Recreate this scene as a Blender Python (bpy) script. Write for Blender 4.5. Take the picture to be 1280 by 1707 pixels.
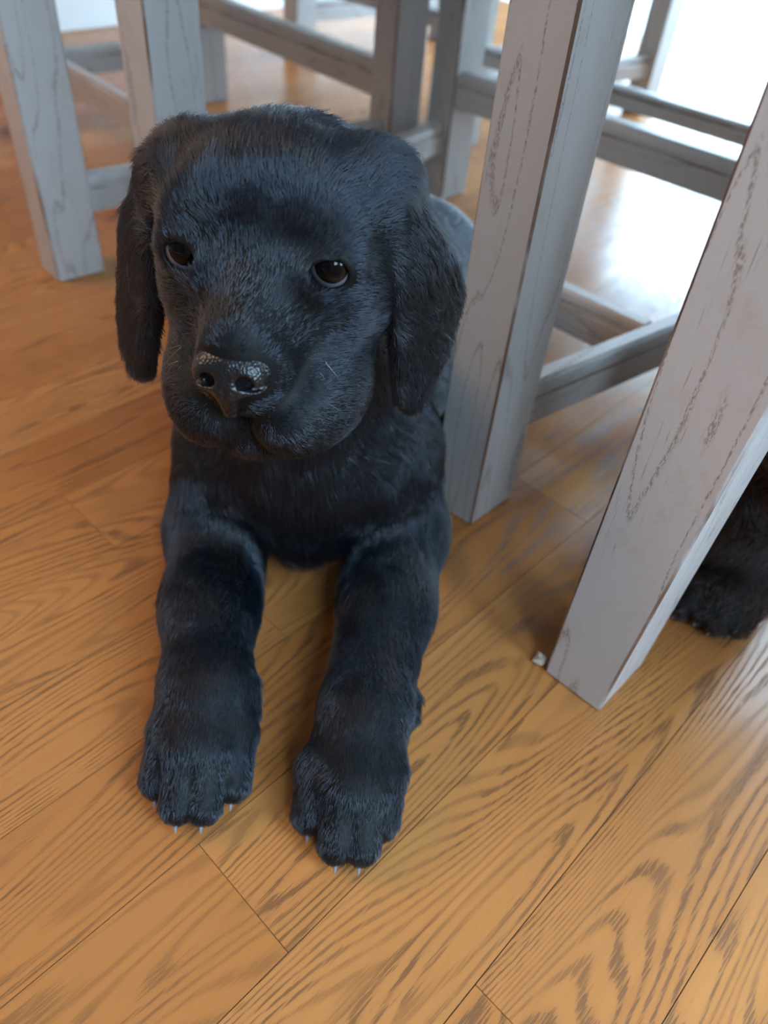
import bpy, bmesh, math, random
import numpy as np
from mathutils import Matrix, Vector

for o in list(bpy.data.objects):
    bpy.data.objects.remove(o)
scene = bpy.context.scene
COL = scene.collection
K = 0.8            # layout units -> metres
rng = np.random.default_rng(7)
random.seed(7)

# ------------------------------------------------------------------ camera
R = np.array([[0.71132254, 0.51793995, -0.47514045],
              [0.69889947, -0.44949953, 0.55631799],
              [0.0745639, -0.72779694, -0.6817271]])   # columns: camera right, down, forward in world axes
cam_d = bpy.data.cameras.new('camera')
cam = bpy.data.objects.new('camera', cam_d)
COL.objects.link(cam)
m = Matrix.Identity(4)
for i in range(3):
    m[i][0], m[i][1], m[i][2] = R[i, 0], -R[i, 1], -R[i, 2]
m[0][3], m[1][3], m[2][3] = 0, 0, 0.42 * K
cam.matrix_world = m
cam_d.sensor_fit = 'HORIZONTAL'
cam_d.sensor_width = 36.0
cam_d.lens = 36.0 * 1280 / 1280
cam_d.clip_start = 0.01
cam_d.dof.use_dof = True
cam_d.dof.focus_distance = 0.37 * K
cam_d.dof.aperture_fstop = 10.0
scene.camera = cam

# ------------------------------------------------------------------ light, exposure
world = bpy.data.worlds.new('overcast_sky')
scene.world = world
world.use_nodes = True
bg = world.node_tree.nodes['Background']
bg.inputs['Color'].default_value = (0.50, 0.76, 1.0, 1)
bg.inputs['Strength'].default_value = 24.0
scene.view_settings.view_transform = 'Standard'
scene.view_settings.look = 'None'
scene.view_settings.gamma = 1.0
scene.view_settings.use_curve_mapping = False
scene.view_settings.exposure = 0.0
scene.cycles.use_denoising = True
scene.cycles.max_bounces = 8
scene.cycles.diffuse_bounces = 4
scene.cycles.glossy_bounces = 4
scene.cycles.transmission_bounces = 6
scene.cycles.transparent_max_bounces = 8
scene.cycles.sample_clamp_indirect = 8.0
scene.cycles.caustics_reflective = False
scene.cycles.caustics_refractive = False
scene.cycles_curves.shape = 'RIBBONS'


def area(name, loc, rot, sx, sy, power, color, portal=False):
    l = bpy.data.lights.new(name, 'AREA')
    l.shape = 'RECTANGLE'
    l.size, l.size_y = sx * K, sy * K
    l.energy = power
    l.color = color
    if portal:
        l.cycles.is_portal = True
    o = bpy.data.objects.new(name, l)
    o.location = Vector(loc) * K
    o.rotation_euler = rot
    COL.objects.link(o)
    return o


P2 = math.pi / 2
# the light comes in through the patio door (far wall) and the side window (right wall)
area('patio_door_portal', (-.65, 2.64, 1.43), (-P2, 0, 0), 1.70, 2.84, 1, (1, 1, 1), True)
area('side_window_portal', (1.29, 0.42, 1.60), (0, P2, 0), 1.8, .84, 1, (1, 1, 1), True)
area('front_window_portal', (1.29, -0.65, 1.75), (0, P2, 0), 1.5, .66, 1, (1, 1, 1), True)

lamp_d = bpy.data.lights.new('ceiling_lamp', 'POINT')      # the room's warm lamp, behind the phone
lamp_d.energy = 44.0
lamp_d.color = (1.0, 0.62, 0.38)
lamp_d.shadow_soft_size = 0.35
lamp = bpy.data.objects.new('ceiling_lamp', lamp_d)
lamp.location = Vector((-1.60, -0.60, 1.35)) * K
COL.objects.link(lamp)


# ------------------------------------------------------------------ helpers
def link(o, parent=None, label=None, cat=None, group=None, kind=None):
    COL.objects.link(o)
    if parent is not None:
        o.parent = parent
    for k, v in (('label', label), ('category', cat), ('group', group), ('kind', kind)):
        if v:
            o[k] = v
    return o


def empty(name, loc=(0, 0, 0), rotz=0.0, **kw):
    o = bpy.data.objects.new(name, None)
    o.empty_display_size = 0.05
    o.location = Vector(loc) * K
    o.rotation_euler = (0, 0, rotz)
    return link(o, **kw)


def mesh_obj(name, verts, faces, mats, fmat=None, parent=None, smooth=False, loc=None, **kw):
    me = bpy.data.meshes.new(name)
    v = np.asarray(verts, float) * K
    me.from_pydata(v.tolist(), [], [tuple(int(i) for i in f) for f in faces])
    for mt in (mats if isinstance(mats, (list, tuple)) else [mats]):
        me.materials.append(mt)
    if fmat is not None:
        me.polygons.foreach_set('material_index', np.asarray(fmat, np.int32))
    me.polygons.foreach_set('use_smooth', np.full(len(me.polygons), smooth))
    me.update()
    o = bpy.data.objects.new(name, me)
    if loc is not None:
        o.location = Vector(loc) * K
    return link(o, parent, **kw)


class MB:
    """verts + faces + material index"""
    def __init__(s):
        s.v, s.f, s.m = [], [], []

    def loft(s, rings, fm=None, caps=(0, 0)):
        b = len(s.v)
        n = len(rings[0])
        for r in rings:
            s.v.extend([tuple(p) for p in r])
        for i in range(len(rings) - 1):
            for j in range(n):
                k = (j + 1) % n
                s.f.append((b + i * n + j, b + i * n + k, b + (i + 1) * n + k, b + (i + 1) * n + j))
                s.m.append(fm[j] if fm else 0)
        if caps[0] is not None:
            s.f.append(tuple(b + j for j in reversed(range(n)))); s.m.append(caps[0])
        if caps[1] is not None:
            s.f.append(tuple(b + (len(rings) - 1) * n + j for j in range(n))); s.m.append(caps[1])

    def box(s, lo, hi, ch=0.0012, axis=2):
        """chamfered bar along an axis; long chamfers take material 1"""
        a = axis
        u, w = [(1, 2), (2, 0), (0, 1)][a]
        def ring(t, ins):
            x0, x1, y0, y1 = lo[u] + ins, hi[u] - ins, lo[w] + ins, hi[w] - ins
            pts = [(x0 + ch, y0), (x1 - ch, y0), (x1, y0 + ch), (x1, y1 - ch), (x1 - ch, y1), (x0 + ch, y1), (x0, y1 - ch), (x0, y0 + ch)]
            out = []
            for p in pts:
                q = [0, 0, 0]
                q[a], q[u], q[w] = t, p[0], p[1]
                out.append(q)
            return out
        s.loft([ring(lo[a], ch), ring(lo[a] + ch, 0), ring(hi[a] - ch, 0), ring(hi[a], ch)], [0, 1] * 4)

    def obj(s, name, mats, **kw):
        return mesh_obj(name, s.v, s.f, mats, s.m, **kw)


class NT:
    """tiny node-tree builder"""
    def __init__(s, name):
        s.mat = bpy.data.materials.new(name)
        s.mat.use_nodes = True
        s.t = s.mat.node_tree
        s.t.nodes.clear()
        s.out = s.t.nodes.new('ShaderNodeOutputMaterial')

    def n(s, typ, ins=None, **props):
        nd = s.t.nodes.new(typ)
        for k, v in props.items():
            setattr(nd, k, v)
        for k, v in (ins or {}).items():
            sock = nd.inputs[k]
            if isinstance(v, bpy.types.NodeSocket):
                s.t.links.new(v, sock)
            else:
                sock.default_value = v
        return nd

    def math(s, op, a, b=0.0, c=0.0, clamp=False):
        nd = s.n('ShaderNodeMath', {0: a, 1: b, 2: c}, operation=op, use_clamp=clamp)
        return nd.outputs[0]

    def mix(s, f, a, b):
        nd = s.n('ShaderNodeMix', {'Factor': f}, data_type='RGBA')
        for idx, v in ((6, a), (7, b)):
            if isinstance(v, bpy.types.NodeSocket):
                s.t.links.new(v, nd.inputs[idx])
            else:
                nd.inputs[idx].default_value = (*v, 1) if len(v) == 3 else v
        return nd.outputs[2]

    def sstep(s, x, lo, hi, a=0.0, b=1.0):
        return s.n('ShaderNodeMapRange', {'Value': x, 'From Min': lo, 'From Max': hi, 'To Min': a, 'To Max': b}, interpolation_type='SMOOTHSTEP').outputs[0]

    def mapping(s, vec, scale, loc=(0, 0, 0)):
        return s.n('ShaderNodeMapping', {'Vector': vec, 'Scale': scale, 'Location': loc}).outputs[0]

    def noise(s, vec, scale=1.0, detail=2.0, rough=0.5, dist=0.0):
        return s.n('ShaderNodeTexNoise', {'Vector': vec, 'Scale': scale, 'Detail': detail, 'Roughness': rough, 'Distortion': dist}).outputs[0]

    def bump(s, h, strength, dist):
        return s.n('ShaderNodeBump', {'Height': h, 'Strength': strength, 'Distance': dist}).outputs[0]

    def done(s, bsdf):
        s.t.links.new(bsdf.outputs[0], s.out.inputs[0])
        return s.mat


def obj_coord(t, rand=True):
    co = t.n('ShaderNodeTexCoord').outputs['Object']
    if not rand:
        return co
    r = t.n('ShaderNodeObjectInfo').outputs['Random']
    off = t.n('ShaderNodeCombineXYZ', {0: t.math('MULTIPLY', r, 31.7), 1: t.math('MULTIPLY', r, 17.3), 2: t.math('MULTIPLY', r, 5.1)}).outputs[0]
    return t.n('ShaderNodeVectorMath', {0: co, 1: off}, operation='ADD').outputs[0]


# ------------------------------------------------------------------ materials
def oak_floor():
    t = NT('oiled_oak')
    p = obj_coord(t)
    rnd = t.n('ShaderNodeObjectInfo').outputs['Random']
    # growth rings cut lengthwise: contour lines of a slow noise, nearly straight with a few cathedral loops
    big = t.noise(t.mapping(p, (15, 1.5, 1)), 1.0, 1.5, 0.4)
    wob = t.noise(t.mapping(p, (70, 9, 1)), 1.0, 2.0, 0.5)
    ph = t.math('ADD', t.math('MULTIPLY', big, 58.0), t.math('MULTIPLY', wob, 1.2))
    ring = t.math('FRACT', ph)
    band = t.math('MULTIPLY', t.sstep(ring, 0.30, 0.62), t.sstep(ring, 0.74, 0.98, 1.0, 0.0))
    # open pores: short dark dashes gathered in the early wood
    pore = t.noise(t.mapping(p, (1300, 62, 1)), 1.0, 2.0, 0.65)
    gate = t.noise(t.mapping(p, (60, 9, 1), (3, 1, 0)), 1.0, 1.0, 0.5)
    pm = t.math('MULTIPLY', t.sstep(t.math('ADD', pore, t.math('MULTIPLY', band, 0.24)), 0.62, 0.76), t.sstep(gate, 0.36, 0.58, 0.35, 1.0))
    base = t.mix(rnd, (0.48, 0.197, 0.058), (0.37, 0.124, 0.029))
    soft = t.noise(t.mapping(p, (160, 5, 1)), 1.0, 3.0, 0.6)
    c1 = t.mix(t.sstep(soft, 0.3, 0.75, 0.0, 0.35), base, (0.30, 0.118, 0.034))
    c2 = t.mix(t.math('MULTIPLY', band, 0.22), c1, (0.24, 0.092, 0.028))
    c3 = t.mix(t.math('MULTIPLY', pm, 0.64), c2, (0.095, 0.036, 0.012))
    h = t.math('SUBTRACT', t.math('MULTIPLY', soft, 0.3), pm)
    wave = t.noise(t.mapping(p, (9, 3, 1)), 1.0, 1.0)
    nrm = t.n('ShaderNodeBump', {'Height': wave, 'Strength': 0.25, 'Distance': 0.0010, 'Normal': t.bump(h, 0.22, 0.0002)}).outputs[0]
    b = t.n('ShaderNodeBsdfPrincipled', {'Base Color': c3, 'Roughness': t.sstep(pm, 0, 1, 0.27, 0.5), 'IOR': 1.5,
            'Specular IOR Level': 0.36, 'Normal': nrm})
    return t.done(b)


def painted_oak(name, paint, wear, edge, axis=2):
    """grey limed-oak paint, brown open grain showing as thin dotted lines; edge=True is the rubbed-through arris"""
    t = NT(name)
    p = obj_coord(t)
    if axis != 2:   # turn the coordinates so that the grain runs along the piece
        s = t.n('ShaderNodeSeparateXYZ', {0: p}).outputs
        p = t.n('ShaderNodeCombineXYZ', {0: s[(axis + 1) % 3], 1: s[(axis + 2) % 3], 2: s[axis]}).outputs[0]
    big = t.noise(t.mapping(p, (34, 34, 3.4)), 1.0, 1.5, 0.45)
    wob = t.noise(t.mapping(p, (300, 300, 120)), 1.0, 2.0, 0.6)
    ring = t.math('FRACT', t.math('ADD', t.math('MULTIPLY', big, 8.0), t.math('MULTIPLY', wob, 0.16)))
    line = t.math('MULTIPLY', t.sstep(ring, 0.42, 0.49), t.sstep(ring, 0.51, 0.60, 1.0, 0.0))
    dash = t.noise(t.mapping(p, (1500, 1500, 420)), 1.0, 2.0, 0.6)
    pm = t.math('MULTIPLY', line, t.sstep(dash, 0.40, 0.60))
    streak = t.noise(t.mapping(p, (1500, 1500, 42)), 1.0, 1.0, 0.5)
    area_ = t.noise(t.mapping(p, (40, 40, 9)), 1.0, 1.0)
    sm = t.math('MULTIPLY', t.sstep(streak, 0.64, 0.76), t.sstep(area_, 0.46, 0.62))
    pm = t.math('MAXIMUM', t.math('MULTIPLY', pm, 0.65), t.math('MULTIPLY', sm, 0.6))
    blot = t.sstep(t.noise(t.mapping(p, (45, 45, 30)), 1.0, 6.0, 0.72), 0.50, 0.80, 0.0, 0.50)
    fine = t.noise(t.mapping(p, (2200, 2200, 900)), 1.0, 2.0)
    c = t.mix(blot, paint, wear)
    c = t.mix(t.sstep(fine, 0.35, 0.7, 0.0, 0.14), c, wear)
    c = t.mix(pm, c, (0.105, 0.066, 0.045))
    if edge:
        worn = t.sstep(t.noise(t.mapping(p, (60, 60, 14)), 1.0, 4.0, 0.6), 0.38, 0.58, 0.15, 0.95)
        c = t.mix(worn, c, (0.115, 0.052, 0.026))
    b = t.n('ShaderNodeBsdfPrincipled', {'Base Color': c, 'Roughness': 0.40, 'Specular IOR Level': 0.45,
            'Normal': t.bump(t.math('MULTIPLY', pm, -1.0), 0.25, 0.0003)})
    return t.done(b)


def plain(name, color, rough=0.5, spec=0.5, bump=None):
    t = NT(name)
    p = obj_coord(t, False)
    nz = t.noise(p, bump[0] if bump else 40, 3, 0.6)
    dk = tuple(c * 0.88 for c in color)
    c = t.mix(t.math('MULTIPLY', nz, 0.5), color, dk)
    ins = {'Base Color': c, 'Roughness': rough, 'Specular IOR Level': spec}
    if bump:
        ins['Normal'] = t.bump(nz, bump[1], bump[2])
    return t.done(t.n('ShaderNodeBsdfPrincipled', ins))


def hair_mat(name, color, rough=0.24, radial=0.40, ior=1.52, sheen=None):
    """fibre with pigment; sheen = tint of the blue-black surface gloss of the coat"""
    t = NT(name)
    hi = t.n('ShaderNodeHairInfo')
    c = t.mix(hi.outputs['Random'], color, tuple(min(1, x * 1.7) for x in color))
    b = t.n('ShaderNodeBsdfHairPrincipled', {'Color': c, 'Roughness': rough, 'Radial Roughness': radial, 'Coat': 0.0, 'IOR': ior,
                                             'Random Roughness': 0.2})
    b.parametrization = 'COLOR'
    if sheen is None:
        return t.done(b)
    g = t.n('ShaderNodeBsdfHair', {'Color': (*sheen, 1), 'RoughnessU': 0.22, 'RoughnessV': 0.6, 'Offset': -0.05})
    g.component = 'Reflection'
    return t.done(t.n('ShaderNodeAddShader', {0: b.outputs[0], 1: g.outputs[0]}))


M_FLOOR = oak_floor()
M_GAP = plain('dark_joint', (0.05, 0.025, 0.012), 0.8)
M_SEAM = plain('oiled_seam', (0.16, 0.07, 0.025), 0.7, 0.2)
M_PAINT = painted_oak('grey_painted_oak', (0.43, 0.415, 0.40), (0.30, 0.245, 0.20), False)
M_EDGE = painted_oak('worn_arris', (0.43, 0.415, 0.40), (0.30, 0.245, 0.20), True)
M_TABLE = plain('white_table_paint', (0.72, 0.71, 0.69), 0.45, 0.5)
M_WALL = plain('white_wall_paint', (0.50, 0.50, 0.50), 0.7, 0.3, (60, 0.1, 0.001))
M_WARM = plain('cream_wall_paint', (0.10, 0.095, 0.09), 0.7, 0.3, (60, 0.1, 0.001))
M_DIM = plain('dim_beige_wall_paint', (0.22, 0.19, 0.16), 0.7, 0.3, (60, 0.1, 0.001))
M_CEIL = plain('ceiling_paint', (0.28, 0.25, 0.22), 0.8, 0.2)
M_TRIM = plain('white_trim_paint', (0.80, 0.80, 0.79), 0.4, 0.5)
M_DECK = plain('pale_deck_boards', (0.80, 0.79, 0.77), 0.55, 0.4)
M_SKIN = plain('black_skin', (0.003, 0.003, 0.003), 0.6, 0.2, (900, 0.3, 0.0004))
M_FUR = hair_mat('black_fur', (0.0020, 0.0017, 0.0017), sheen=(0.003, 0.010, 0.021))
M_FUR2 = hair_mat('brown_black_fur', (0.012, 0.006, 0.005))
PAINT = [M_PAINT, M_EDGE]
PAINT_X, PAINT_Y = ([painted_oak('grey_painted_oak_' + n, (0.43, 0.415, 0.40), (0.30, 0.245, 0.20), False, a), painted_oak('worn_arris_' + n, (0.43, 0.415, 0.40), (0.30, 0.245, 0.20), True, a)] for n, a in (('across', 0), ('along', 1)))

# ------------------------------------------------------------------ room
XL, XR, YF, YB, ZC = -1.80, 1.30, -2.10, 2.66, 3.10


def slab(name, lo, hi, mat, **kw):
    b = MB()
    b.box(lo, hi, 0.002)
    return b.obj(name, [mat, mat], **kw)


floor = slab('floor', (XL - .05, YF - .05, -0.06), (XR + .05, 2.19, -0.0030), M_GAP, kind='structure',
             label='oiled oak strip floor with staggered end joints')
ST = dict(kind='structure')
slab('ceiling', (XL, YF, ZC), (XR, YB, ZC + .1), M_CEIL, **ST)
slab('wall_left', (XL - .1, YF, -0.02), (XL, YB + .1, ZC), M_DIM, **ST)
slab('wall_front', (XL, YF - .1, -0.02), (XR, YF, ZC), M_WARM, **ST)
w = MB()   # right wall with its window opening
w.box((XR, YF, -.02), (XR + .12, -.98, ZC)); w.box((XR, -.32, -.02), (XR + .12, .0, ZC)); w.box((XR, .84, -.02), (XR + .12, YB, ZC))
for y0, y1 in ((-.98, -.32), (.0, .84)):
    w.box((XR, y0, -.02), (XR + .12, y1, 1.0 if y0 < -.1 else .7)); w.box((XR, y0, 2.5), (XR + .12, y1, ZC))
w.obj('wall_right', [M_WALL, M_WALL], **ST)
w = MB()   # far wall with the patio door opening
w.box((XL, YB, -.02), (-1.50, YB + .12, ZC)); w.box((.20, YB, -.02), (XR, YB + .12, ZC))
w.box((-1.50, YB, 2.85), (.20, YB + .12, ZC))
w.obj('wall_back', [M_WALL, M_WALL], **ST)
slab('baseboard_left', (XL, YF, 0.0), (XL + .018, 2.19, .20), M_TRIM, **ST)
slab('baseboard_right', (XR - .018, YF, 0.0), (XR, 2.19, .11), M_TRIM, **ST)
slab('baseboard_front', (XL + .018, YF, 0.0), (XR - .018, YF + .018, .11), M_TRIM, **ST)

# unseen waist-high block, added to keep the side light off the chairs
w = MB(); w.box((.20, .355, -.02), (.35, 1.49, 1.02)); w.box((.185, .34, 1.0201), (.365, 1.50, 1.05), .004)
w.obj('side_light_block', [M_WALL, M_WALL], **ST)
for nm, yc, hw, zb in (('window_1', .42, .42, .7), ('window_2', -.65, .33, 1.0)):
    win = empty(nm, (XR + .06, yc, zb), **ST)
    for y in (-hw + .025, hw - .025):
        f = MB(); f.box((-.03, y - .025, 0), (.03, y + .025, 2.5 - zb)); f.obj('window_frame', [M_TRIM] * 2, parent=win)
    for z in (.025, 2.475 - zb):
        f = MB(); f.box((-.029, -hw + .05, z - .025), (.029, hw - .05, z + .025), axis=1); f.obj('window_frame', [M_TRIM] * 2, parent=win)
door = empty('door_1', (-.65, YB + .06, 0), **ST)
for x in (-.81, .81):
    b = MB(); b.box((x - .04, -.05, 0.0), (x + .04, .05, 2.85)); b.obj('door_frame', [M_TRIM] * 2, parent=door)
b = MB(); b.box((-.77, -.049, 2.78), (.77, .049, 2.849), axis=0); b.obj('door_frame', [M_TRIM] * 2, parent=door)

# door sill and the deck outside, boards running along X
sill = slab('trim_1', (XL, 2.19, -.06), (XR, YB + .10, -.012), M_GAP, **ST)
for y0, y1 in ((2.197, 2.535), (2.545, 2.75)):
    b = MB(); b.box((XL, y0, -.0118), (XR, y1, -.001), 0.003, axis=0); b.obj('board', [M_DECK] * 2, parent=sill)
deck = slab('patio_deck', (-3.5, 2.77, -.16), (4.0, 6.6, -.045), M_GAP, **ST)
for i in range(15):
    y = 2.78 + i * .25
    b = MB(); b.box((-3.5, y, -.0448), (4.0, y + .242, -.03), 0.003, axis=0); b.obj('board', [M_DECK] * 2, parent=deck)

# floor strips: 0.074 wide along Y
SW = 0.074
fixed = {-2: [0.08], 0: [0.136], -4: [0.205, -.2], -3: [0.46, -.12], -1: [0.62, -.35], -6: [0.165], 1: [.55], -5: [.63], 2: [.31]}
g = random.Random(3)
far = MB()
i0, i1 = math.floor((XL + .027) / SW), math.floor((XR + .027) / SW)
for i in range(i0, i1 + 1):
    xa, xb = max(-0.027 + i * SW, XL), min(-0.027 + (i + 1) * SW, XR)
    if xb - xa < .004:
        continue
    js = sorted(fixed.get(i, [g.uniform(0, .9)]))
    while js[0] > YF:
        js.insert(0, js[0] - g.choice([.62, .74, .86, .98]))
    while js[-1] < 2.19:
        js.append(js[-1] + g.choice([.62, .74, .86, .98]))
    for a, c in zip(js[:-1], js[1:]):
        a, c = max(a, YF), min(c, 2.185)
        if c - a < .01:
            continue
        inview = xa < .22 and c > -.12 and (xa > -1.2 or c > .35)
        mb = MB() if inview else far
        cx, cy = ((xa + xb) / 2, (a + c) / 2) if inview else (0, 0)
        mb.box((xa - cx + .00012, a - cy + .00012, -.0028), (xb - cx - .00012, c - cy - .00012, 0.0), .0002, axis=1)
        if inview:
            mb.obj('plank', [M_FLOOR, M_SEAM], parent=floor, loc=(cx, cy, 0))
far.obj('plank_field', [M_FLOOR, M_SEAM], parent=floor, kind='stuff')


# ------------------------------------------------------------------ chairs
def leg_mb(cx, cy, wx, wy, z1, rake=(0, 0), flare=0.0, ch=.0016):
    """tapering rectangular leg with rubbed arrises"""
    b = MB()
    def ring(z, ins, k):
        x, y = cx + rake[0] * k, cy + rake[1] * k
        hx, hy = wx / 2 + flare * k - ins, wy / 2 - ins
        return [(x + a, y + c, z) for a, c in ((-hx + ch, -hy), (hx - ch, -hy), (hx, -hy + ch), (hx, hy - ch), (hx - ch, hy), (-hx + ch, hy), (-hx, hy - ch), (-hx, -hy + ch))]
    b.loft([ring(0, ch, 0), ring(ch, 0, 0), ring(z1 * .5, 0, .5), ring(z1 - ch, 0, 1), ring(z1, ch, 1)], [0, 1] * 4)
    return b


RAIL = [(-.5, -.5), (.5, -.5), (.5, .12), (.44, .16), (.44, .30), (.38, .42), (.26, .5), (-.26, .5), (-.38, .42), (-.44, .30), (-.44, .16), (-.5, .12)]


def rail_mb(p, q, wid, z0, z1):
    """moulded stretcher from p to q"""
    p, q = np.array(p, float), np.array(q, float)
    d = (q - p) / np.linalg.norm(q - p)
    nrm = np.array([d[1], -d[0]])
    b = MB()
    rings = []
    for e in (p, q):
        rings.append([(e[0] + nrm[0] * u * wid, e[1] + nrm[1] * u * wid, z0 + (v + .5) * (z1 - z0)) for u, v in RAIL])
    fm = [0] * len(RAIL)
    fm[2] = fm[9] = 1
    b.loft(rings, fm)
    return b


def chair(origin, rot, label, wb=.437, wf=.57, yf=.487, lx=.043, ly=.054, ym=.225, fz=(.122, .164), back='far', cross=True):
    """local frame: first pair of legs on the y=0 line, second pair at y=yf, x centred; the backrest stands on the far or the near pair"""
    root = empty('dining_chair', (origin[0], origin[1], 0), rot, label=label, cat='chair', group='grey dining chairs')
    SEAT = .56
    rx, fx = wb / 2 - lx / 2, wf / 2 - lx / 2
    for s in (-1, 1):
        leg_mb(s * rx, ly / 2, lx, ly, SEAT - .02).obj('leg', PAINT, parent=root)
        leg_mb(s * fx, yf + ly / 2, lx, ly, SEAT - .02).obj('leg', PAINT, parent=root)
        rail_mb((s * (rx - .001), ly - .004), (s * fx, yf + .003), .022, .063, .101).obj('side_rail', PAINT_Y, parent=root)
    xm = rx + (fx - rx) * (ym - ly) / (yf - ly) - .009
    if cross:
        rail_mb((-xm, ym), (xm, ym), .022, .063, .101).obj('cross_rail', PAINT_X, parent=root)
    rail_mb((-fx + lx / 2 - .002, yf + .022), (fx - lx / 2 + .002, yf + .022), .034, *fz).obj('end_rail', PAINT_X, parent=root)
    for hx, y in ((rx, .027), (fx, yf + .027)):
        ap = MB()
        ap.box((-hx + lx / 2 - .002, y - .012, SEAT - .10), (hx - lx / 2 + .002, y + .012, SEAT - .021), axis=0)
        ap.obj('apron', PAINT_X, parent=root)
    st = MB()   # seat board with softened rim
    def sring(z, g_):
        return [(-wb / 2 - g_, -g_, z), (wb / 2 + g_, -g_, z), (wf / 2 + g_, yf + ly + g_, z), (-wf / 2 - g_, yf + ly + g_, z)]
    st.loft([sring(SEAT - .0195, -.006), sring(SEAT - .014, .0), sring(SEAT + .012, .0), sring(SEAT + .02, -.006)], [0] * 4)
    st.obj('seat', PAINT_Y, parent=root)
    hx, yb, sg = (fx, yf + ly / 2, 1) if back == 'far' else (rx, ly / 2, -1)
    z0 = SEAT + .0205
    for s in (-1, 1):   # two raked back posts, top rail, lower rail, three slats
        post = MB()
        post.loft([[(s * hx + a * lx / 2, yb + c * .018 + sg * .09 * t * t, z0 + t * .54) for a, c in ((-1, -1), (1, -1), (1, 1), (-1, 1))] for t in (0, .35, .7, 1)], [0] * 4)
        post.obj('back_post', PAINT, parent=root)
    tr = MB(); tr.box((-hx + lx / 2, yb + sg * .072 - .013, z0 + .43), (hx - lx / 2, yb + sg * .072 + .013, z0 + .53), axis=0)
    tr.obj('top_rail', PAINT_X, parent=root)
    lr = MB(); lr.box((-hx + lx / 2, yb + sg * .008 - .011, z0 + .12), (hx - lx / 2, yb + sg * .008 + .011, z0 + .17), axis=0)
    lr.obj('lower_rail', PAINT_X, parent=root)
    for x in (-.10, 0, .10):
        sl = MB()
        sl.loft([[(x + a * .021, c * .007 + yb + sg * y, z) for a, c in ((-1, -1), (1, -1), (1, 1), (-1, 1))] for y, z in ((.008, z0 + .169), (.030, z0 + .30), (.068, z0 + .431))], [0] * 4)
        sl.obj('slat', PAINT, parent=root)
    return root


chair((-.4545, .383), 0.0, 'grey painted chair standing over the black puppy, one foot right against its shoulder')
chair((-1.051, .355), math.radians(-4.6), 'grey painted chair at the left, one foot standing alone on the orange floor', wb=.53, wf=.53, yf=.475)
chair((-.5815, 1.585), math.pi, 'grey painted chair alone on the bright white floor by the patio door', yf=.475, fz=(.126, .150), back='near', cross=False)
chair((-1.17, 1.66), math.pi, 'grey painted chair far behind the puppy, only one pale foot showing under a long rail', wf=.50, yf=.42, fz=(.126, .150), back='near', cross=False)

# ------------------------------------------------------------------ table over the chairs; its near right leg stands in the foreground
PT, PT_X, PT_Y = ([painted_oak('pale_table_paint_' + n, (0.54, 0.53, 0.53), (0.38, 0.31, 0.26), False, a), painted_oak('table_arris_' + n, (0.54, 0.53, 0.53), (0.38, 0.31, 0.26), True, a)] for n, a in (('upright', 2), ('across', 0), ('along', 1)))
tb = empty('dining_table', (-.90, .53, 0), label='grey painted table, its near leg with brown grain lines standing between the two puppies', cat='table')
TZ = .925
top = MB(); top.box((-.87, -.25, TZ - .035), (.87, .245, TZ), .006, axis=0); top.obj('tabletop', PT_X, parent=tb)
for sx, sy in ((1, -1), (-1, -1), (1, 1), (-1, 1)):
    leg_mb(sx * .8085, sy * .190, .043, .054, TZ - .036, rake=(sx * .019, 0), flare=.016).obj('leg', PT, parent=tb)
for y in (-.190, .190):
    f = MB(); f.box((-.776, y - .012, TZ - .13), (.776, y + .012, TZ - .036), axis=0); f.obj('apron', PT_X, parent=tb)
for x in (-.825, .825):
    f = MB(); f.box((x - .012, -.162, TZ - .13), (x + .012, .162, TZ - .036), axis=1); f.obj('apron', PT_Y, parent=tb)

# ------------------------------------------------------------------ puppies: implicit body -> one continuous skin mesh, fur as curves
def smin(a, b, k):
    h = np.clip(0.5 + 0.5 * (b - a) / k, 0, 1)
    return b * (1 - h) + a * h - k * h * (1 - h)


def smax(a, b, k):
    return -smin(-a, -b, k)


def f_ell(P, c, r):
    q = (P - np.array(c, np.float32)) / np.array(r, np.float32)
    k0 = np.sqrt((q * q).sum(1)) + 1e-9
    q2 = q / np.array(r, np.float32)
    k1 = np.sqrt((q2 * q2).sum(1)) + 1e-9
    return k0 * (k0 - 1.0) / k1


def f_cone(P, a, b, ra, rb):
    """round cone between two joints"""
    a, b = np.array(a, np.float32), np.array(b, np.float32)
    ba = b - a
    t = np.clip(((P - a) @ ba) / (ba @ ba), 0, 1)
    return np.linalg.norm(P - a - t[:, None] * ba, axis=1) - (ra + (rb - ra) * t)


def f_sph(P, c, r):
    return np.linalg.norm(P - np.array(c, np.float32), axis=1) - r


def poly2(u, v, pts):
    """signed distance to a 2D polygon"""
    d = np.full(u.shape, 1e9, np.float32)
    s = np.ones(u.shape, np.float32)
    n = len(pts)
    for i in range(n):
        (ax, ay), (bx, by) = pts[i], pts[i - 1]
        ex, ey = bx - ax, by - ay
        wx, wy = u - ax, v - ay
        t = np.clip((wx * ex + wy * ey) / (ex * ex + ey * ey), 0, 1)
        d = np.minimum(d, (wx - ex * t) ** 2 + (wy - ey * t) ** 2)
        c1, c2, c3 = v >= ay, v < by, ex * wy > ey * wx
        s = np.where((c1 & c2 & c3) | (~c1 & ~c2 & ~c3), -s, s)
    return s * np.sqrt(d)


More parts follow.
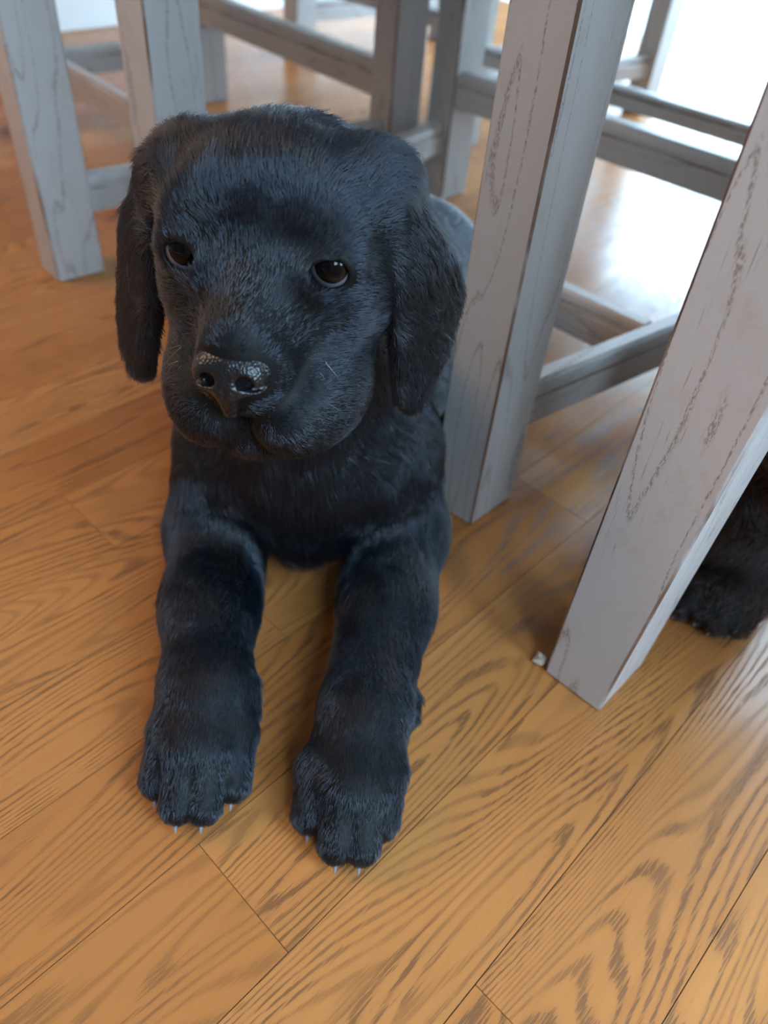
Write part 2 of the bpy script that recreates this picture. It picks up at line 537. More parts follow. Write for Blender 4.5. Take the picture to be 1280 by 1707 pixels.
def polygonize(f, lo, hi, h, band=None):
    """surface nets on a grid that is only evaluated near the surface"""
    lo, hi = np.array(lo, float), np.array(hi, float)
    B = 6
    nb = np.ceil((hi - lo) / (h * B)).astype(int)
    cc = [lo[i] + (np.arange(nb[i]) + .5) * h * B for i in range(3)]
    G = np.stack(np.meshgrid(*cc, indexing='ij'), -1).reshape(-1, 3).astype(np.float32)
    dc = f(G).reshape(nb)
    act = np.abs(dc) < h * B * 1.25
    D = np.repeat(np.repeat(np.repeat(dc, B, 0), B, 1), B, 2).astype(np.float32)
    A = np.repeat(np.repeat(np.repeat(act, B, 0), B, 1), B, 2)
    idx = np.argwhere(A)
    pts = (lo + (idx + .5) * h).astype(np.float32)
    vals = np.concatenate([f(pts[i:i + 400000]) for i in range(0, len(pts), 400000)])
    D[A] = vals
    n = np.array(D.shape)
    S = D < 0
    corners = [(i, j, k) for i in (0, 1) for j in (0, 1) for k in (0, 1)]
    def sh(a, c):
        return a[c[0]:n[0] - 1 + c[0], c[1]:n[1] - 1 + c[1], c[2]:n[2] - 1 + c[2]]
    cnt = sum(sh(S, c).astype(np.int8) for c in corners)
    mixed = (cnt > 0) & (cnt < 8)
    cid = np.full(mixed.shape, -1, np.int32)
    ci = np.argwhere(mixed)
    cid[mixed] = np.arange(len(ci))
    vs = np.zeros((len(ci), 3)); wt = np.zeros(len(ci))
    for a in corners:
        for ax in range(3):
            if a[ax] == 0:
                b = list(a); b[ax] = 1
                da, db = sh(D, a)[mixed], sh(D, b)[mixed]
                cr = (da < 0) != (db < 0)
                t = da / np.where(cr, da - db, 1)
                p = np.array(a, float)[None] + np.zeros((len(ci), 3))
                p[:, ax] = t
                vs[cr] += p[cr]; wt[cr] += 1
    V = lo + (ci + vs / wt[:, None] + .5) * h
    F = []
    for ax in range(3):
        u, w = (ax + 1) % 3, (ax + 2) % 3
        s0 = [slice(None)] * 3; s1 = [slice(None)] * 3
        s0[ax], s1[ax] = slice(0, n[ax] - 1), slice(1, n[ax])
        e = np.argwhere(S[tuple(s0)] != S[tuple(s1)])
        e = e[(e[:, u] > 0) & (e[:, w] > 0) & (e[:, u] < n[u] - 1) & (e[:, w] < n[w] - 1)]
        ins = S[tuple(e.T)]
        q = []
        for du, dw in ((-1, -1), (0, -1), (0, 0), (-1, 0)):
            c = e.copy(); c[:, u] += du; c[:, w] += dw
            q.append(cid[tuple(c.T)])
        q = np.stack(q, 1)
        q[~ins] = q[~ins][:, ::-1]
        F.append(q[(q >= 0).all(1)])
    F = np.concatenate(F)
    V = V.astype(np.float32)
    for _ in range(2):
        g_ = grad(f, V)
        V = V - np.clip(f(V), -h, h)[:, None] * g_ * .9
    return V, F


def grad(f, V, e=0.0006):
    g_ = np.stack([f(V + np.eye(3, dtype=np.float32)[i] * e) - f(V - np.eye(3, dtype=np.float32)[i] * e) for i in range(3)], 1)
    return g_ / (np.linalg.norm(g_, axis=1, keepdims=True) + 1e-9)


class Head:
    """head frame: x to its left-hand side as seen in front (picture right), y up, z out along the muzzle; origin midway between the eyes"""
    def __init__(s, pos, yaw, pitch=0.0, roll=0.0):
        s.o = np.array(pos, float)
        fw = np.array([-math.sin(yaw) * math.cos(pitch), -math.cos(yaw) * math.cos(pitch), math.sin(pitch)])
        rt = np.array([math.cos(yaw), -math.sin(yaw), 0])
        up = np.cross(rt, fw) * -1
        up = np.cross(fw, rt)
        if up[2] < 0:
            up = -up
        c_, s_ = math.cos(roll), math.sin(roll)
        s.A = np.stack([rt * c_ + up * s_, up * c_ - rt * s_, fw])      # rows
    def to(s, P):
        return ((P - s.o) @ s.A.T).astype(np.float32)
    def frm(s, q):
        return np.asarray(q, float) @ s.A + s.o
    def vec(s, q):
        return np.asarray(q, float) @ s.A


EYE = (.0330, -.0005, -.0010)
EYE_R = .0108
EARS = {1: ([(-.004, .004), (.010, .004), (.020, -.016), (.036, -.042), (.043, -.062), (.030, -.080), (.009, -.101), (.002, -.108), (-.003, -.100), (-.003, -.06)], 58, -.16),
        -1: ([(-.004, .004), (.008, .004), (.016, -.018), (.028, -.045), (.034, -.070), (.034, -.096), (.026, -.112), (.010, -.118), (.000, -.110), (-.003, -.06)], 48, -.30)}


def ear_sdf(Q, s):
    """flat hanging flap, front edge near the cheek, back edge standing outward"""
    poly, deg, lean = EARS[s]
    q = Q * np.array([s, 1, 1], np.float32)
    root = np.array([.0518, .016, -.028], np.float32)
    a = math.radians(deg)
    U = np.array([math.cos(a), 0.05, -math.sin(a)], np.float32); U /= np.linalg.norm(U)
    Vv = np.array([lean, 1, 0.03], np.float32); Vv /= np.linalg.norm(Vv)
    U -= Vv * (U @ Vv); U /= np.linalg.norm(U)
    N = np.cross(U, Vv)
    if N[0] < 0:
        N = -N
    w = q - root
    u, v, n = w @ U, w @ Vv, w @ N
    bend = .002 * np.sin(np.clip(-v, 0, .13) * 30) + .004 * np.exp(-((v + .030) / .025) ** 2) - 4.0 * (u - .018) ** 2
    d2 = poly2(u, v, poly) - .005
    th = .0046 + .0025 * np.exp(-((v - .0) / .025) ** 2)
    return smax(d2, np.abs(n - bend) - th, .005) * .8


def head_sdf(P, H):
    Q = H.to(P)
    X = np.abs(Q[:, 0])
    Qs = np.stack([X, Q[:, 1], Q[:, 2]], 1)
    d = f_ell(Q, (0, .004, -.044), (.0545, .0415, .050))
    d = smin(d, f_ell(Q, (0, .016, -.022), (.042, .026, .026)), .016)
    d = smin(d, f_ell(Qs, (.028, .012, -.012), (.019, .012, .015)), .012)          # brow
    d = smin(d, f_ell(Qs, (.033, -.024, -.028), (.025, .032, .036)), .020)         # cheek
    d = smin(d, f_cone(Q, (0, -.024, -.015), (0, -.038, .029), .033, .0225), .016)  # muzzle
    d = smin(d, f_ell(Qs, (.021, -.006, .006), (.012, .010, .012)), .010)          # under-eye
    d = smin(d, f_cone(Q, (0, -.004, -.010), (0, -.020, .036), .0165, .0125), .014) # bridge
    d = smin(d, f_ell(Q, (0, -.0810, .009), (.029, .0170, .027)), .008)              # chin
    d = smin(d, f_ell(Qs, (.0200, -.0640, .0195), (.0220, .0225, .0275)), .006)    # flews
    d = smin(d, f_ell(Qs, (.0300, -.062, -.002), (.0210, .0280, .0310)), .012)
    d = smax(d, -f_cone(Q, (0, -.052, .051), (0, -.079, .042), .0016, .0016), .004)  # lip split
    # sockets
    d = smin(d, f_ell(Qs, (EYE[0], EYE[1], EYE[2] - .001), (.0150, .0128, .0118)), .007)
    lid = f_ell(Qs, (EYE[0] + .0003, EYE[1] - .0004, EYE[2] + .012), (.0086, .0060, .014))
    d = smax(d, -lid, .0016)
    d = smax(d, -f_sph(Qs, EYE, EYE_R * .985), .0008)
    for s in (-1, 1):
        d = smin(d, f_ell(Qs, (.0455, .018, -.042), (.016, .016, .020)), .016)
        d = smin(d, ear_sdf(Q, s), .0018)
    return d


def paw_sdf(P, d, wrist, toes, kn, r=.0128):
    """metacarpus, four toes with a knuckle each"""
    wrist = np.array(wrist)
    mid = np.mean(kn, axis=0)
    d = smin(d, f_cone(P, wrist, mid, .0250, .0215), .014)
    t = None
    for k, e in zip(kn, toes):
        k, e = np.array(k), np.array(e)
        q = f_cone(P, k + (mid - k) * .35 + np.array([0, .020, .002]), k, r * .85, r)
        q = smin(q, f_cone(P, k, e, r, r * .86), .004)
        t = q if t is None else smin(t, q, .0014)
    return smin(d, t, .0095)


def build_skin(name, f, lo, hi, h, parent, mats, off):
    V, F = polygonize(f, lo, hi, h)
    me = bpy.data.meshes.new(name)
    me.vertices.add(len(V)); me.vertices.foreach_set('co', ((V - off) * K).astype(np.float32).ravel())
    me.loops.add(F.size); me.loops.foreach_set('vertex_index', F.astype(np.int32).ravel())
    me.polygons.add(len(F))
    me.polygons.foreach_set('loop_start', np.arange(0, F.size, 4, dtype=np.int32))
    me.polygons.foreach_set('loop_total', np.full(len(F), 4, np.int32))
    me.polygons.foreach_set('use_smooth', np.ones(len(F), bool))
    for mt in mats:
        me.materials.append(mt)
    me.update(calc_edges=True)
    o = bpy.data.objects.new(name, me)
    link(o, parent)
    return o, V, F


def idw(P, pts, vals, p=4):
    out = np.zeros((len(P), vals.shape[1]), np.float32)
    for i in range(0, len(P), 40000):
        D = np.linalg.norm(P[i:i + 40000, None] - pts[None], axis=2) + .004
        W = D ** -p
        out[i:i + 40000] = (W @ vals) / W.sum(1, keepdims=True)
    return out


def hash_noise(P, scale, seed):
    """smooth vector noise for clumping"""
    r = np.random.default_rng(seed)
    out = np.zeros((len(P), 3), np.float32)
    for _ in range(5):
        k = r.normal(size=(3, 3)) * scale
        ph = r.uniform(0, 6.28, 3)
        out += np.sin(P @ k + ph)
    return out / 2.2


def grow_fur(name, f, V, F, parent, mat, off, n, guide, dens, lift, seed, rad=.00017, npt=4):
    """guide: rows (point, direction, length); strands follow the guide field, lying back over the skin"""
    r = np.random.default_rng(seed)
    A, B_, C_, D_ = (V[F[:, i]] for i in range(4))
    ar = .5 * np.linalg.norm(np.cross(C_ - A, D_ - B_), axis=1)
    cen = (A + B_ + C_ + D_) / 4
    w = ar * dens(cen)
    fi = r.choice(len(F), n, p=w / w.sum())
    a, b = r.random((2, n, 1)).astype(np.float32)
    Pt = (A[fi] * (1 - a) + B_[fi] * a) * (1 - b) + (D_[fi] * (1 - a) + C_[fi] * a) * b
    N = grad(f, Pt)
    gp = np.array([x[0] for x in guide], np.float32)
    gv = np.array([list(x[1]) + [x[2]] for x in guide], np.float32)
    gv[:, :3] /= np.linalg.norm(gv[:, :3], axis=1, keepdims=True)
    fld = idw(Pt, gp, gv)
    cl = hash_noise(Pt, 520, seed + 1)
    cl2 = hash_noise(Pt, 1300, seed + 2)
    dr = fld[:, :3] + .24 * hash_noise(Pt, 150, seed) + .12 * cl + .09 * cl2 + r.normal(size=(n, 3)) * .09
    ln = fld[:, 3:4] * r.uniform(.65, 1.2, (n, 1)) * np.clip(1 + .12 * cl[:, :1], .7, 1.3)
    T = dr - N * (dr * N).sum(1, keepdims=True)
    T /= np.linalg.norm(T, axis=1, keepdims=True) + 1e-6
    up = lift + .08 * cl2[:, 1:2] + r.normal(size=(n, 1)) * .08
    up2 = np.clip(up, .05, 2)
    p0 = Pt - N * .0006
    pts = [p0]
    cur = p0
    for i in range(1, npt):
        k = i / (npt - 1)
        dd = T + N * up2 * (1.25 - 1.05 * k) + r.normal(size=(n, 3)) * .05
        dd /= np.linalg.norm(dd, axis=1, keepdims=True)
        cur = cur + dd * ln / (npt - 1)
        pts.append(cur)
    pos = np.stack(pts, 1)
    pos[..., 2] = np.maximum(pos[..., 2], .0006)
    cv = bpy.data.hair_curves.new(name)
    cv.add_curves([npt] * n)
    cv.position_data.foreach_set('vector', ((pos - off) * K).astype(np.float32).ravel())
    rr = np.linspace(1, .15, npt)[None] * (rad * K) * r.uniform(.75, 1.25, (n, 1))
    at = cv.attributes.get('radius') or cv.attributes.new('radius', 'FLOAT', 'POINT')
    at.data.foreach_set('value', rr.astype(np.float32).ravel())
    cv.materials.append(mat)
    o = bpy.data.objects.new(name, cv)
    link(o, parent, kind='stuff')
    return o


def eye_obj(H, s, off, parent, look=(0, 0, 1), scale=1.0):
    """ball with painted iris and pupil, clear wet cornea as its own sub-part"""
    bm = bmesh.new()
    bmesh.ops.create_uvsphere(bm, u_segments=40, v_segments=28, radius=EYE_R * scale * K)
    me = bpy.data.meshes.new('eye'); bm.to_mesh(me); bm.free()
    me.polygons.foreach_set('use_smooth', np.ones(len(me.polygons), bool))
    me.materials.append(M_EYE)
    o = bpy.data.objects.new('eye', me)
    c = H.frm((EYE[0] * s, EYE[1], EYE[2]))
    lk = Vector(H.vec(look)).normalized()
    o.rotation_mode = 'QUATERNION'
    o.rotation_quaternion = lk.to_track_quat('Z', 'Y')
    o.location = Vector(c - off) * K
    link(o, parent)


def eye_mat():
    t = NT('dark_eye')
    co = t.n('ShaderNodeTexCoord').outputs['Object']
    nv = t.n('ShaderNodeVectorMath', {0: co}, operation='NORMALIZE').outputs[0]
    z = t.n('ShaderNodeSeparateXYZ', {0: nv}).outputs[2]
    iris = t.sstep(z, .700, .735)
    pup = t.sstep(z, .86, .89)
    c = t.mix(iris, (.12, .12, .14), (.006, .004, .003))
    c = t.mix(pup, c, (.001, .001, .0015))
    b = t.n('ShaderNodeBsdfPrincipled', {'Base Color': c, 'Roughness': .25, 'Specular IOR Level': 0.0, 'Coat Weight': 1.0, 'Coat Roughness': .02, 'Coat IOR': 1.30})
    return t.done(b)


def nose_mat():
    t = NT('wet_black_nose')
    co = t.n('ShaderNodeTexCoord').outputs['Object']
    v = t.n('ShaderNodeTexVoronoi', {'Vector': co, 'Scale': 950.0}).outputs[0]
    nrm = t.bump(v, .6, .0004)
    b = t.n('ShaderNodeBsdfPrincipled', {'Base Color': (.005, .0045, .005, 1), 'Roughness': .34, 'Specular IOR Level': .32, 'Normal': nrm,
                                         'Coat Weight': .25, 'Coat Roughness': .25, 'Coat Normal': nrm})
    return t.done(b)


M_EYE = eye_mat()
M_NOSE = nose_mat()
M_CLAW = plain('horn_claw', (.22, .22, .24), .25, .6)
NOSE = np.array([-.0010, -.0302, .0495], np.float32)
NT_C, NT_S = math.cos(.38), math.sin(.38)


def nose_sdf(P, H):
    """leathery pad, face tipped upwards: two wings, comma nostrils, middle groove running down to the lip"""
    Q0 = H.to(P) - NOSE
    Q = np.stack([Q0[:, 0], Q0[:, 1] * NT_C - Q0[:, 2] * NT_S, Q0[:, 1] * NT_S + Q0[:, 2] * NT_C], 1)
    X = np.abs(Q[:, 0])
    Qs = np.stack([X, Q[:, 1], Q[:, 2]], 1)
    d = f_ell(Q, (0, .0015, -.005), (.0150, .0110, .0105))
    d = smin(d, f_ell(Qs, (.0092, -.0010, -.005), (.0078, .0092, .0092)), .004)
    d = smin(d, f_cone(Q, (0, -.008, -.001), (0, -.0175, -.0055), .0062, .0036), .005)
    d = smax(d, -f_ell(Qs, (.0082, -.0030, .0035), (.0036, .0031, .0065)), .0018)
    d = smax(d, -f_cone(Qs, (.0105, -.0052, .002), (.0172, -.0038, -.004), .0016, .0010), .0014)
    d = smax(d, -f_cone(Q, (0, -.004, .0068), (0, -.0225, .0005), .0008, .0008), .0016)
    return d


def claw(parent, base, d, off, ln=.0066, r=.0020):
    d = np.array(d, float); d /= np.linalg.norm(d)
    side = np.cross(d, (0, 0, 1)); side /= np.linalg.norm(side)
    up = np.cross(side, d)
    b = MB()
    rings = []
    for i, (t, w_) in enumerate(((-.35, 1), (0, 1), (.45, .72), (.8, .42), (1, .12))):
        c = np.array(base) + d * ln * t - up * ln * .38 * max(t, 0) ** 2
        rings.append([c + (side * math.cos(a) * .8 + up * math.sin(a)) * r * w_ for a in np.linspace(0, 2 * math.pi, 8, endpoint=False)])
    b.loft(rings)
    v = np.array(b.v) - off
    v[:, 2] = np.maximum(v[:, 2], .0004)
    return mesh_obj('claw', v, b.f, [M_CLAW], b.m, parent=parent, smooth=True)


# --- the puppy in front: lying, forelegs stretched out towards the phone, head up
H1 = Head((-.0663, .3215, .2668), math.radians(6.0), 0.0, .035)
TOES_L = [(-.1085, .2025, .0130), (-.0945, .1900, .0130), (-.0815, .1910, .0130), (-.0690, .2050, .0135)]
KN_L = [(-.1075, .2270, .0215), (-.0955, .2160, .0250), (-.0835, .2170, .0250), (-.0720, .2300, .0220)]
TOES_R = [(-.0225, .1920, .0130), (-.0065, .1775, .0130), (.0060, .1780, .0130), (.0150, .1920, .0135)]
KN_R = [(-.0210, .2140, .0215), (-.0065, .2010, .0245), (.0060, .2015, .0245), (.0150, .2150, .0220)]


def puppy_sdf(P):
    d = f_cone(P, (-.052, .425, .100), (-.032, .54, .095), .069, .073)
    d = smin(d, f_cone(P, (-.030, .54, .095), (.000, .675, .088), .074, .076), .03)
    d = smin(d, f_ell(P, (-.053, .390, .100), (.059, .050, .056)), .03)               # chest
    d = smin(d, f_cone(P, (-.050, .385, .085), (-.052, .368, .061), .034, .022), .025) # breast
    d = smin(d, f_cone(P, (-.054, .410, .135), (-.066, .372, .205), .062, .053), .03)  # neck
    for s, sh, el, w1 in ((-1, (-.102, .395, .098), (-.1145, .372, .042), None), (1, (-.004, .405, .098), (.0120, .388, .042), None)):
        d = smin(d, f_cone(P, sh, el, .038, .0315), .022)
    # forelegs
    d = smin(d, f_cone(P, (-.1125, .372, .040), (-.1040, .310, .034), .0310, .0285), .014)
    d = smin(d, f_cone(P, (-.1040, .310, .034), (-.0935, .252, .028), .0285, .0245), .014)
    d = smin(d, f_cone(P, (.0120, .388, .040), (.0080, .325, .034), .0315, .0290), .014)
    d = smin(d, f_cone(P, (.0080, .325, .034), (.0010, .250, .028), .0290, .0250), .014)
    d = paw_sdf(P, d, (-.0935, .252, .027), TOES_L, KN_L)
    d = paw_sdf(P, d, (.0010, .248, .027), TOES_R, KN_R)
    d = smin(d, f_cone(P, (-.0720, .258, .026), (-.0660, .246, .020), .009, .006), .006)
    d = smin(d, f_cone(P, (.0250, .262, .022), (.0280, .256, .016), .009, .006), .006)
    # hind legs and tail
    for s in (-1, 1):
        d = smin(d, f_ell(P, (-.008 + s * .062, .655, .062), (.034, .065, .055)), .02)
        d = smin(d, f_cone(P, (-.015 + s * .085, .640, .022), (-.020 + s * .085, .565, .018), .020, .017), .012)
    d = smin(d, f_cone(P, (.005, .730, .050), (.055, .762, .018), .020, .013), .02)
    d = smin(d, head_sdf(P, H1), .012)
    return np.maximum(d, -(P[:, 2] - .0010))


def puppy_guides(H):
    L = []
    def h(q, v, ln):
        L.append((H.frm(q), H.vec(v), ln))
    for s in (-1, 1):
        h((s * .008, -.020, .040), (s * .15, .5, -1), .0035)
        h((s * .010, -.006, .015), (s * .2, .7, -.8), .0045)
        h((s * .022, -.040, .040), (s * .8, -.3, -.8), .0035)
        h((s * .034, -.050, .020), (s * .3, -.5, -1), .0045)
        h((s * .040, -.030, .000), (s * .3, -.3, -1), .0055)
        h((s * .016, -.060, .040), (s * .4, -.8, -.3), .0040)
        h((s * .045, -.060, -.010), (s * .1, -.6, -.8), .0070)
        h((s * .055, -.025, -.030), (s * .1, -.6, -.8), .0070)
        h((s * .030, .014, .005), (s * .6, .7, -.4), .0050)
        h((s * .020, .006, .004), (s * .3, .9, -.2), .0050)
        h((s * .045, .004, -.006), (s * .8, -.1, -.8), .0050)
        h((s * .018, .035, -.002), (s * .2, .9, -.5), .0075)
        h((s * .035, .030, -.012), (s * .7, .5, -.6), .0080)
        h((s * .025, .050, -.030), (s * .3, .2, -1), .0095)
        h((s * .052, .040, -.030), (s * .6, -.6, -.6), .0100)
        for v in (.02, -.02, -.06):
            h((s * .064, v, -.040), (s * .15, -1, -.1), .0070)
            h((s * .085, v, -.070), (s * .3, -1, -.3), .0075)
        h((s * .062, -.085, -.040), (0, -1, 0), .0060)
    h((0, .020, .006), (0, 1, -.1), .0060)
    h((0, .050, -.020), (0, .3, -1), .0095)
    h((0, .050, -.070), (0, -.3, -1), .0110)
    h((0, -.072, .020), (0, -.6, -1), .0050)
    def b(p, v, ln):
        L.append((np.array(p), np.array(v, float), ln))
    b((-.060, .33, .165), (0, .2, -1), .0110)
    b((-.050, .345, .12), (.0, -.2, -1), .0160)
    b((-.085, .36, .13), (-.35, .1, -1), .0130)
    b((-.015, .365, .13), (.35, .1, -1), .0130)
    b((-.05, .35, .075), (0, -.35, -1), .0190)
    b((-.055, .36, .055), (-.1, -.3, -1), .0210)
    b((-.042, .36, .050), (.15, -.3, -1), .0190)
    b((-.05, .42, .035), (0, .6, -.6), .0120)
    for x, s in ((-.135, -1), (.045, 1)):
        b((x, .39, .11), (s * .2, -.1, -1), .0100)
        b((x, .37, .05), (s * .2, -.9, -.5), .0085)
        b((x + s * .0, .40, .02), (s * .2, -.2, -.6), .0090)
    for cx, y0 in ((-.104, .31), (.008, .325)):
        for s in (-1, 1):
            b((cx + s * .028, y0, .03), (s * .2, -1, -.3), .0070)
        b((cx, y0, .062), (0, -1, -.1), .0065)
        b((cx, y0 + .05, .07), (0, -.9, -.5), .0075)
    for cx, y0 in ((-.093, .225), (.0, .215)):
        b((cx, y0, .045), (0, -1, -.3), .0050)
        b((cx, y0 - .03, .02), (0, -.8, -.6), .0042)
        for s in (-1, 1):
            b((cx + s * .025, y0, .02), (s * .3, -1, -.5), .0050)
    for y in (.48, .58, .68):
        b((-.03, y, .175), (0, 1, .0), .0095)
        b((-.11, y, .09), (-.1, 1, -.5), .0095)
        b((.055, y, .09), (.1, 1, -.5), .0095)
    b((0.0, .76, .08), (0, .6, -.8), .0100)
    b((.055, .762, .02), (.6, .5, -.2), .0090)
    return L


OFF1 = np.array([-.045, .42, 0], np.float32)
ang = math.radians(40.5)
def to_world(p):
    return (p[0] * math.cos(ang) - p[1] * math.sin(ang), p[0] * math.sin(ang) + p[1] * math.cos(ang), p[2])


pup = empty('puppy', to_world(OFF1), ang, label='black puppy with floppy ears lying on the floor, forelegs stretched out in front', cat='dog')
body, V1, F1 = build_skin('body', puppy_sdf, (-.22, .15, -.004), (.14, .84, .36), .0017, pup, [M_SKIN], OFF1)
NOSE1_F = lambda P: nose_sdf(P, H1)
nc = H1.frm(NOSE)
nose, _, _ = build_skin('nose', NOSE1_F, nc - .024, nc + .024, .0007, pup, [M_NOSE], OFF1)
for s, lk in ((-1, (.20, .42, 1)), (1, (.16, .40, 1))):
    eye_obj(H1, s, OFF1, pup, lk)


def dens1(P):
    q = H1.to(P)
    w = np.where(P[:, 1] > .48, .6, 1.0)
    w = np.where((P[:, 1] > .60) & (P[:, 2] < .12), .25, w)
    inh = np.linalg.norm(q - np.array([0, -.01, -.03]), axis=1) < .135
    w = np.where(inh, 1.5, w)
    w = np.where(q[:, 2] < -.085, w * .6, w)
    for s in (-1, 1):
        e = (q - np.array([EYE[0] * s, EYE[1], EYE[2] + .010], np.float32)) / np.array([.0112, .0078, .010], np.float32)
        w = np.where((e * e).sum(1) < 1, 0.0, w)
    w = np.where(nose_sdf(P, H1) < .0012, 0.0, w)
    return np.where(P[:, 2] < .0022, 0.0, w)


FUR_N = 420000
fur = grow_fur('fur', puppy_sdf, V1, F1, pup, M_FUR, OFF1, FUR_N, puppy_guides(H1), dens1, .42, 11)
for toes, kn in ((TOES_L, KN_L), (TOES_R, KN_R)):
    for e, k in zip(toes, kn):
        v = np.array(e) - np.array(k); v[2] = -.35 * np.linalg.norm(v[:2])
        v /= np.linalg.norm(v)
        claw(pup, np.array(e) + v * .0085 + np.array([0, 0, -.001]), v, OFF1)


def whiskers(H, parent, off, seed, n=26):
    r = np.random.default_rng(seed)
    P, Rr = [], []
    for i in range(n):
        s = r.choice([-1, 1])
        y, z = r.uniform(-.060, -.036), r.uniform(.012, .036)
        x = s * (.034 - .25 * max(0, z - .02))
        d = np.array([s * r.uniform(.4, 1), r.uniform(-.9, .05), r.uniform(-.2, .3)]); d /= np.linalg.norm(d)
        l = r.uniform(.008, .017)
        p = np.array([x, y, z])
        for k in range(4):
            t = k / 3
            P.append(H.frm(p + d * l * t + np.array([0, -.004 * t * t, -.002 * t * t])))
            Rr.append(.00009 * (1 - .8 * t))
    cv = bpy.data.hair_curves.new('whiskers')
    cv.add_curves([4] * n)
    cv.position_data.foreach_set('vector', ((np.array(P) - off) * K).astype(np.float32).ravel())
    at = cv.attributes.get('radius') or cv.attributes.new('radius', 'FLOAT', 'POINT')
    at.data.foreach_set('value', (np.array(Rr) * K).astype(np.float32))
    cv.materials.append(M_WHISK)
    link(bpy.data.objects.new('whiskers', cv), parent, kind='stuff')


M_WHISK = hair_mat('pale_whisker', (.35, .33, .31), .3, .4)
whiskers(H1, pup, OFF1, 5)


# --- the second puppy: sitting behind the near table leg, only a paw and foreleg in the picture
H2 = Head((-.072, .468, .232), math.radians(-4))
TOES2 = [(-.0745, .4250, .0135), (-.0610, .4300, .0135), (-.0500, .4300, .0135), (-.0395, .4385, .0140)]
KN2 = [(-.0735, .4460, .0220), (-.0615, .4500, .0250), (-.0500, .4510, .0250), (-.0410, .4580, .0220)]
TOES3 = [(t[0] - .068, t[1] + .012, t[2]) for t in TOES2]
KN3 = [(t[0] - .068, t[1] + .012, t[2]) for t in KN2]


def puppy2_sdf(P):
    d = f_cone(P, (-.092, .530, .160), (-.092, .580, .085), .050, .052)
    d = smin(d, f_ell(P, (-.092, .515, .140), (.050, .048, .055)), .03)
    d = smin(d, f_cone(P, (-.092, .515, .165), (-.078, .498, .212), .050, .046), .03)
    for x0, x1, y0 in ((0, 0, 0), (-.068, -.058, .012)):
        d = smin(d, f_cone(P, (-.064 + x1, .500 + y0, .145), (-.062 + x0, .505 + y0, .085), .036, .031), .02)
        d = smin(d, f_cone(P, (-.062 + x0, .505 + y0, .085), (-.057 + x0, .480 + y0, .032), .031, .025), .014)
    d = paw_sdf(P, d, (-.056, .477, .029), TOES2, KN2)
    d = paw_sdf(P, d, (-.124, .489, .029), TOES3, KN3)
    for s in (-1, 1):
        d = smin(d, f_ell(P, (-.092 + s * .038, .600, .055), (.026, .045, .050)), .02)
        d = smin(d, f_cone(P, (-.092 + s * .042, .600, .016), (-.092 + s * .044, .555, .014), .016, .014), .012)
    d = smin(d, f_cone(P, (-.090, .640, .030), (-.060, .665, .014), .018, .010), .02)
    d = smin(d, head_sdf(P, H2), .012)
    return np.maximum(d, -(P[:, 2] - .0010))


def puppy2_guides():
    L = [(H2.frm(q), H2.vec(v), ln) for q, v, ln in (((0, -.03, .04), (0, .4, -1), .004), ((0, .05, -.03), (0, .2, -1), .009), ((.06, -.03, -.04), (.1, -1, -.2), .007), ((-.06, -.03, -.04), (-.1, -1, -.2), .007))]
    L += [((-.092, .45, .17), (0, .1, -1), .012), ((-.15, .51, .13), (-.2, 0, -1), .011), ((-.04, .50, .13), (.2, 0, -1), .010), ((-.03, .50, .07), (.1, -.3, -1), .008), ((-.055, .45, .05), (0, -.6, -.7), .008), ((-.055, .43, .02), (0, -1, -.4), .005),
          ((-.124, .45, .05), (0, -.6, -.7), .008), ((-.09, .65, .1), (0, .3, -1), .010), ((-.15, .60, .06), (-.2, 0, -1), .010), ((-.03, .60, .06), (.2, 0, -1), .010)]
    return [(np.array(a), np.array(b_, float), c) for a, b_, c in L]


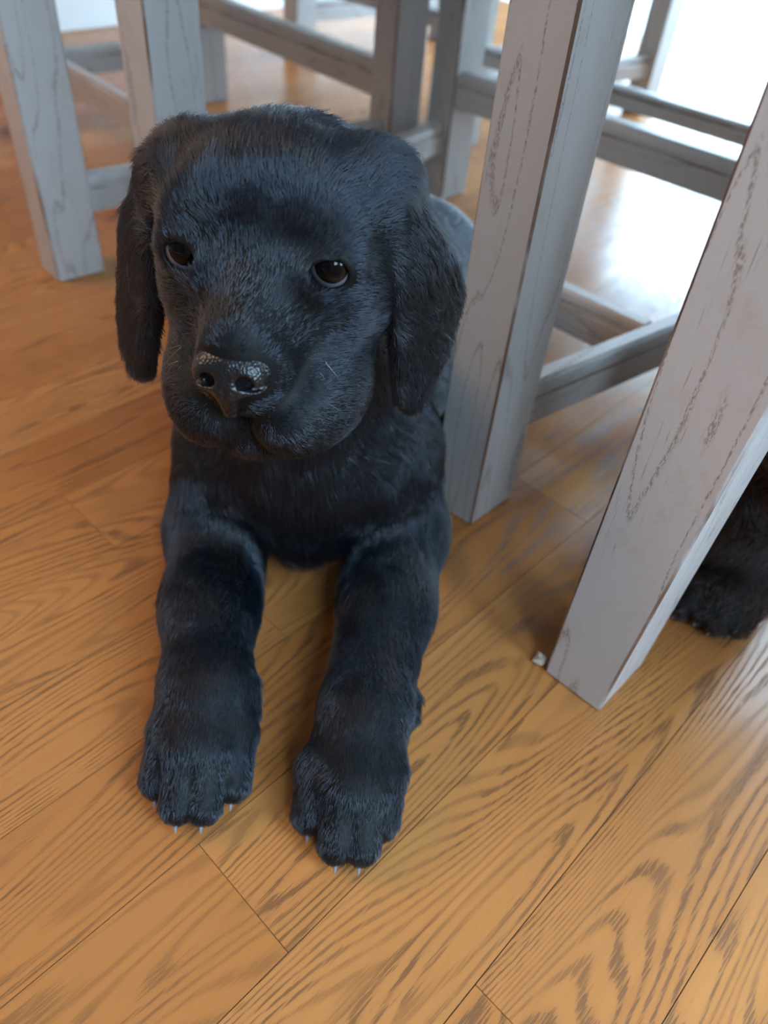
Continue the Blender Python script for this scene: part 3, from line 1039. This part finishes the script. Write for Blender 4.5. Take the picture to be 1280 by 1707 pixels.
OFF2 = np.array([-.092, .53, 0], np.float32)
pup2 = empty('puppy', OFF2, 0.0, label='dark brown-black second puppy under the nearest chair, only its paw and foreleg showing', cat='dog')
_, V2, F2 = build_skin('body', puppy2_sdf, (-.22, .36, -.004), (.03, .70, .36), .0024, pup2, [M_SKIN], OFF2)
n2 = H2.frm(NOSE)
build_skin('nose', lambda P: nose_sdf(P, H2), n2 - .024, n2 + .024, .0012, pup2, [M_NOSE], OFF2)
for s in (-1, 1):
    eye_obj(H2, s, OFF2, pup2, (0, .1, 1))


def dens2(P):
    w = np.where((P[:, 0] > -.09) & (P[:, 1] < .58) & (P[:, 2] < .17), 1.0, .25)
    q = H2.to(P)
    for s in (-1, 1):
        e = (q - np.array([EYE[0] * s, EYE[1], EYE[2] + .010], np.float32)) / np.array([.0112, .0078, .010], np.float32)
        w = np.where((e * e).sum(1) < 1, 0.0, w)
    w = np.where(nose_sdf(P, H2) < .0022, 0.0, w)
    return np.where(P[:, 2] < .0022, 0.0, w)


grow_fur('fur', puppy2_sdf, V2, F2, pup2, M_FUR2, OFF2, 60000, puppy2_guides(), dens2, .40, 21, rad=.0002)
for toes, kn in ((TOES2, KN2), (TOES3, KN3)):
    for e, k in zip(toes, kn):
        v = np.array(e) - np.array(k); v[2] = -.35 * np.linalg.norm(v[:2])
        v /= np.linalg.norm(v)
        claw(pup2, np.array(e) + v * .0080 + np.array([0, 0, -.001]), v, OFF2, ln=.0045)


# ------------------------------------------------------------------ crumb
cb = bmesh.new()
bmesh.ops.create_icosphere(cb, subdivisions=2, radius=.0045 * K)
for v in cb.verts:
    v.co *= 1 + .35 * math.sin(v.co.x * 900 + 1) * math.cos(v.co.y * 1100 + v.co.z * 700)
    v.co.z *= .8
me = bpy.data.meshes.new('crumb'); cb.to_mesh(me); cb.free()
me.materials.append(plain('pale_crumb', (0.62, 0.52, 0.42), 0.8))
cr = bpy.data.objects.new('crumb', me)
cr.location = Vector((-.1195, .3165, .0032)) * K
link(cr, label='tiny pale crumb on the floor beside the foot of the nearest chair leg', cat='crumb')
